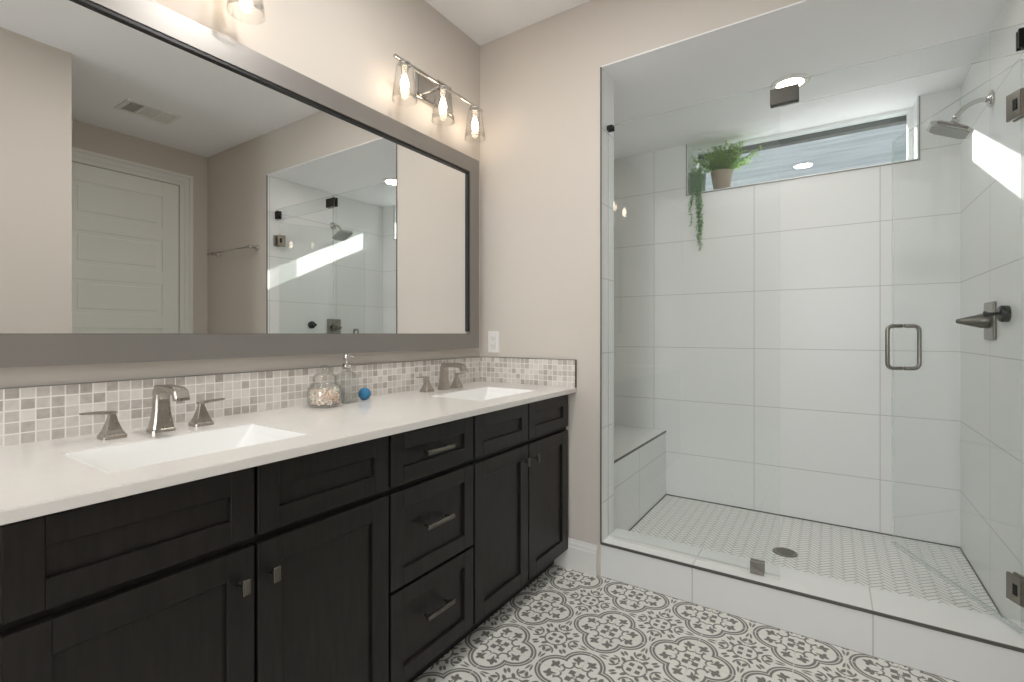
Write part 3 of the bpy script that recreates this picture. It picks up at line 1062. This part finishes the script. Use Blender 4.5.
t = thing('shower_valve', 'square metal valve plate with tapered lever on the right shower wall', 'shower valve', (XO1, 0.612, 1.200))
obj('plate', B().box(-0.012, -0.0005, -0.072, 0.072, -0.078, 0.078, 0.006, 3), M['satin'], t)
hv = B()
hv.lathe([(0.030, -0.012), (0.030, -0.035), (0.026, -0.045), (0.021, -0.065), (0.014, -0.090), (0.008, -0.110), (0.0, -0.112)], (0, 0, 0), 24, 'x')
obj('lever', hv, M['pewter'], t)
t = thing('robe_hook', 'black round wall hook on a short stem beside the shower valve', 'hook', (XO1, 0.385, 1.222))
obj('disk', B().lathe([(0, -0.0005), (0.030, -0.0005), (0.031, -0.004), (0.031, -0.022), (0.026, -0.028), (0, -0.028)], (0, 0, 0), 24, 'x'), M['blackm'], t)
obj('stem', B().lathe([(0.006, -0.026), (0.006, -0.060), (0.011, -0.062), (0.011, -0.070), (0, -0.071)], (0, 0, 0), 16, 'x'), M['blackm'], t)

t = thing('floor_drain', 'round metal drain in the middle of the shower floor', 'drain', (1.432, 0.636, ZF))
obj('ring', B().lathe([(0.040, 0.0004), (0.056, 0.0004), (0.056, 0.003), (0.050, 0.004), (0.040, 0.003)], (0, 0, 0), 32, closed=True), M['satin'], t)
g = B()
for k in range(-4, 5):
    h = math.sqrt(max(0.0, 0.041**2-(k*0.009)**2))
    g.box(-h, h, k*0.009-0.002, k*0.009+0.002, 0.001, 0.0026)
    g.box(k*0.009-0.002, k*0.009+0.002, -h, h, 0.001, 0.0024)
obj('grate', g, M['satin'], t)
obj('sump', B().lathe([(0, 0.0003), (0.041, 0.0003), (0.041, 0.0008), (0, 0.0008)], (0, 0, 0), 24), M['slot'], t)

t = thing('shower_downlight', 'lit round recessed light in the shower ceiling', 'ceiling light', (1.453, 0.650, ZS))
obj('trim_ring', B().lathe([(0.060, -0.0005), (0.088, -0.0005), (0.088, -0.004), (0.080, -0.009), (0.062, -0.010)], (0, 0, 0), 40, closed=True), M['plastic'], t)
obj('lens', B().lathe([(0, -0.003), (0.060, -0.003), (0.060, -0.008), (0, -0.009)], (0, 0, 0), 40), M['can'], t)
lamp('downlight_lamp', 'AREA', (0, 0, -0.012), 1.5, (1.0, 0.97, 0.94), direction=(0, 0, -1), size=0.12, parent=t)

# ------------------------------------------------------------------ plants on the window sill
def leaf(b, base, direction, length, width, up=Vector((0, 0, 1))):
    d = direction.normalized()
    s = d.cross(up)
    if s.length < 1e-3:
        s = Vector((1, 0, 0))
    s.normalize()
    n = s.cross(d)
    mid = base+d*length*0.5+n*length*0.08
    v = [b.bm.verts.new(p) for p in (base, base+d*length*0.45+s*width*0.5-n*0.001, base+d*length, base+d*length*0.45-s*width*0.5-n*0.001, mid)]
    for q in ((0, 1, 4), (1, 2, 4), (2, 3, 4), (3, 0, 4)):
        b.bm.faces.new([v[i] for i in q]).material_index = b.mi

t = thing('potted_fern', 'bushy green plant in a taupe pot on the shower window sill', 'potted plant', (1.028, 1.262, WZ0+0.0065))
obj('pot', B().lathe([(0, 0), (0.044, 0), (0.048, 0.004), (0.066, 0.118), (0.069, 0.126), (0.064, 0.128), (0.060, 0.112), (0, 0.110)], (0, 0, 0), 32), M['pot_brown'], t)
obj('soil', B().lathe([(0.058, 0.1105), (0.03, 0.116), (0, 0.117)], (0, 0, 0), 24), M['soil'], t)
rng = random.Random(11)
st, lf = B(), B()
for k in range(120):
    a = rng.random()*6.283
    el = math.radians(26+58*rng.random())
    Ls = 0.10+0.13*rng.random()
    h = Vector((math.cos(a), math.sin(a)*0.36, 0))
    p = Vector((rng.uniform(-0.03, 0.03), rng.uniform(-0.03, 0.03), 0.114))
    pts = []
    for i in range(8):
        u = i/7
        q = p+h*Ls*u*math.cos(el)*1.25+Vector((0, 0, min(Ls*math.sin(el)*(u-0.3*u*u)*1.25, 0.19)))
        pts.append(q)
    st.tube(pts, 0.0011, 5)
    for i in range(2, 8):
        for s in (-1, 1, 1):
            d = Vector((rng.uniform(-1, 1), rng.uniform(-0.5, 0.5), rng.uniform(-0.5, 0.8)))+h*0.5
            leaf(lf, pts[i]+Vector((rng.uniform(-.004, .004), 0, 0)), d, 0.015+0.010*rng.random(), 0.010+0.005*rng.random())
obj('stems', st, M['leaf2'], t)
obj('foliage', lf, M['leaf'], t)

t = thing('trailing_plant', 'grey-green pot of trailing vines hanging down from the left end of the window sill', 'potted plant', (0.884, 1.238, WZ0+0.0065))
obj('pot', B().lathe([(0, 0), (0.041, 0), (0.045, 0.004), (0.049, 0.118), (0.050, 0.124), (0.046, 0.124), (0.044, 0.108), (0, 0.106)], (0, 0, 0), 28), M['pot_green'], t)
rng = random.Random(5)
st, lf = B(), B()
for k, (ox, ln, yy) in enumerate(((-0.030, 0.33, -0.062), (-0.026, 0.22, -0.066), (0.008, 0.24, -0.068), (0.020, 0.46, -0.066), (0.028, 0.50, -0.070), (0.034, 0.40, -0.064), (0.016, 0.36, -0.07), (-0.005, 0.15, -0.066))):
    pts = [Vector((ox*0.3, -0.01, 0.108)), Vector((ox*0.7, -0.035, 0.150)), Vector((ox, -0.058, 0.135))]
    nseg = int(ln/0.02)+1
    for i in range(1, nseg+1):
        pts.append(Vector((ox+0.004*math.sin(i*0.9+k), yy-0.002*math.cos(i*0.7+k), 0.125-ln*i/nseg)))
    st.tube(pts, 0.0012, 5)
    for i in range(1, len(pts)):
        for s in range(3 if k in (3, 4, 5) else 2):
            d = Vector((rng.uniform(-1, 1), rng.uniform(-0.8, 0.1), rng.uniform(-0.9, 0.3)))
            leaf(lf, pts[i]+Vector((0, 0, rng.uniform(-0.008, 0.008))), d, 0.017+0.010*rng.random(), 0.011+0.005*rng.random())
for k in range(26):
    a = rng.random()*6.283
    p = Vector((0.035*math.cos(a), 0.03*math.sin(a), 0.108))
    q = p+Vector((0.05*math.cos(a), 0.025*math.sin(a)-0.01, 0.03+0.05*rng.random()))
    st.tube([p, (p+q)/2+Vector((0, 0, 0.015)), q], 0.001, 5)
    for i in range(5):
        leaf(lf, p.lerp(q, 0.3+0.17*i)+Vector((0, 0, 0.008)), Vector((rng.uniform(-1, 1), rng.uniform(-.6, .4), rng.uniform(-.2, .8))), 0.016, 0.010)
obj('stems', st, M['leaf2'], t)
obj('foliage', lf, M['leaf2'], t)

# ------------------------------------------------------------------ things seen in the mirror
t = thing('ceiling_vent', 'white rectangular air vent in the ceiling, seen in the mirror', 'vent', (2.54, -0.672, ZC))
fr_ = B()
fr_.box(-0.120, -0.095, -0.165, 0.165, -0.008, -0.0005, 0.002); fr_.box(0.095, 0.120, -0.165, 0.165, -0.008, -0.0005, 0.002)
for y0, y1 in ((-0.165, -0.140), (-0.058, -0.046), (0.046, 0.058), (0.140, 0.165)):
    fr_.box(-0.095, 0.095, y0, y1, -0.008, -0.0005, 0.002)
obj('frame', fr_, M['plastic'], t)
obj('duct_plate', B().box(-0.095, 0.095, -0.140, 0.140, -0.0012, -0.0004), M['slot'], t)
for (y0, y1, tilt) in ((-0.140, -0.058, 0.010), (-0.046, 0.046, 0.002), (0.058, 0.140, -0.012)):
    q = B()
    n = 7
    for k in range(n):
        yc = y0+(k+0.5)*(y1-y0)/n
        q.loft([[(x, yc-0.0045, -0.002-(0.004 if tilt > 0.005 else 0)), (x, yc+0.0045, -0.006+(0.0035 if tilt > 0.005 else 0.0)), (x, yc+0.0045, -0.005+(0.0035 if tilt > 0.005 else 0.0)), (x, yc-0.0045, -0.001-(0.004 if tilt > 0.005 else 0))] for x in (-0.095, 0.095)])
    obj('louvre_bank', q, M['plastic'], t)

t = thing('towel_bar', 'chrome towel bar on the wall beside the shower, seen in the mirror', 'towel bar', (2.63, 0.0, 1.842))
obj('bar', B().tube([(-0.37, -0.068, 0), (0.37, -0.068, 0)], 0.008, 14), M['chrome'], t)
for s in (-1, 1):
    obj('bracket', B().lathe([(0, -0.0005), (0.026, -0.0005), (0.026, -0.006), (0.014, -0.014), (0.010, -0.03), (0.010, -0.056), (0.014, -0.062), (0.014, -0.076), (0, -0.078)], (s*0.31, 0, 0), 20, 'y'), M['chrome'], t)

# recessed lights added out of view to brighten the room
for i, (x, y) in enumerate(((0.85, -1.10), (1.55, -2.9))):
    t = thing('added_downlight', ('added round recessed light, out of view in front of the vanity', 'added round recessed light, out of view by the near wall')[i], 'ceiling light', (x, y, ZC), 0, 'added recessed lights out of view')
    obj('trim_ring', B().lathe([(0.060, -0.0005), (0.088, -0.0005), (0.088, -0.004), (0.080, -0.009), (0.062, -0.010)], (0, 0, 0), 32, closed=True), M['plastic'], t)
    obj('lens', B().lathe([(0, -0.003), (0.060, -0.003), (0.060, -0.008), (0, -0.009)], (0, 0, 0), 32), M['can'], t)
    lamp('downlight_lamp', 'AREA', (0, 0, -0.012), (15, 9)[i], (1.0, 0.985, 0.965), direction=(0, 0, -1), size=0.12, parent=t)
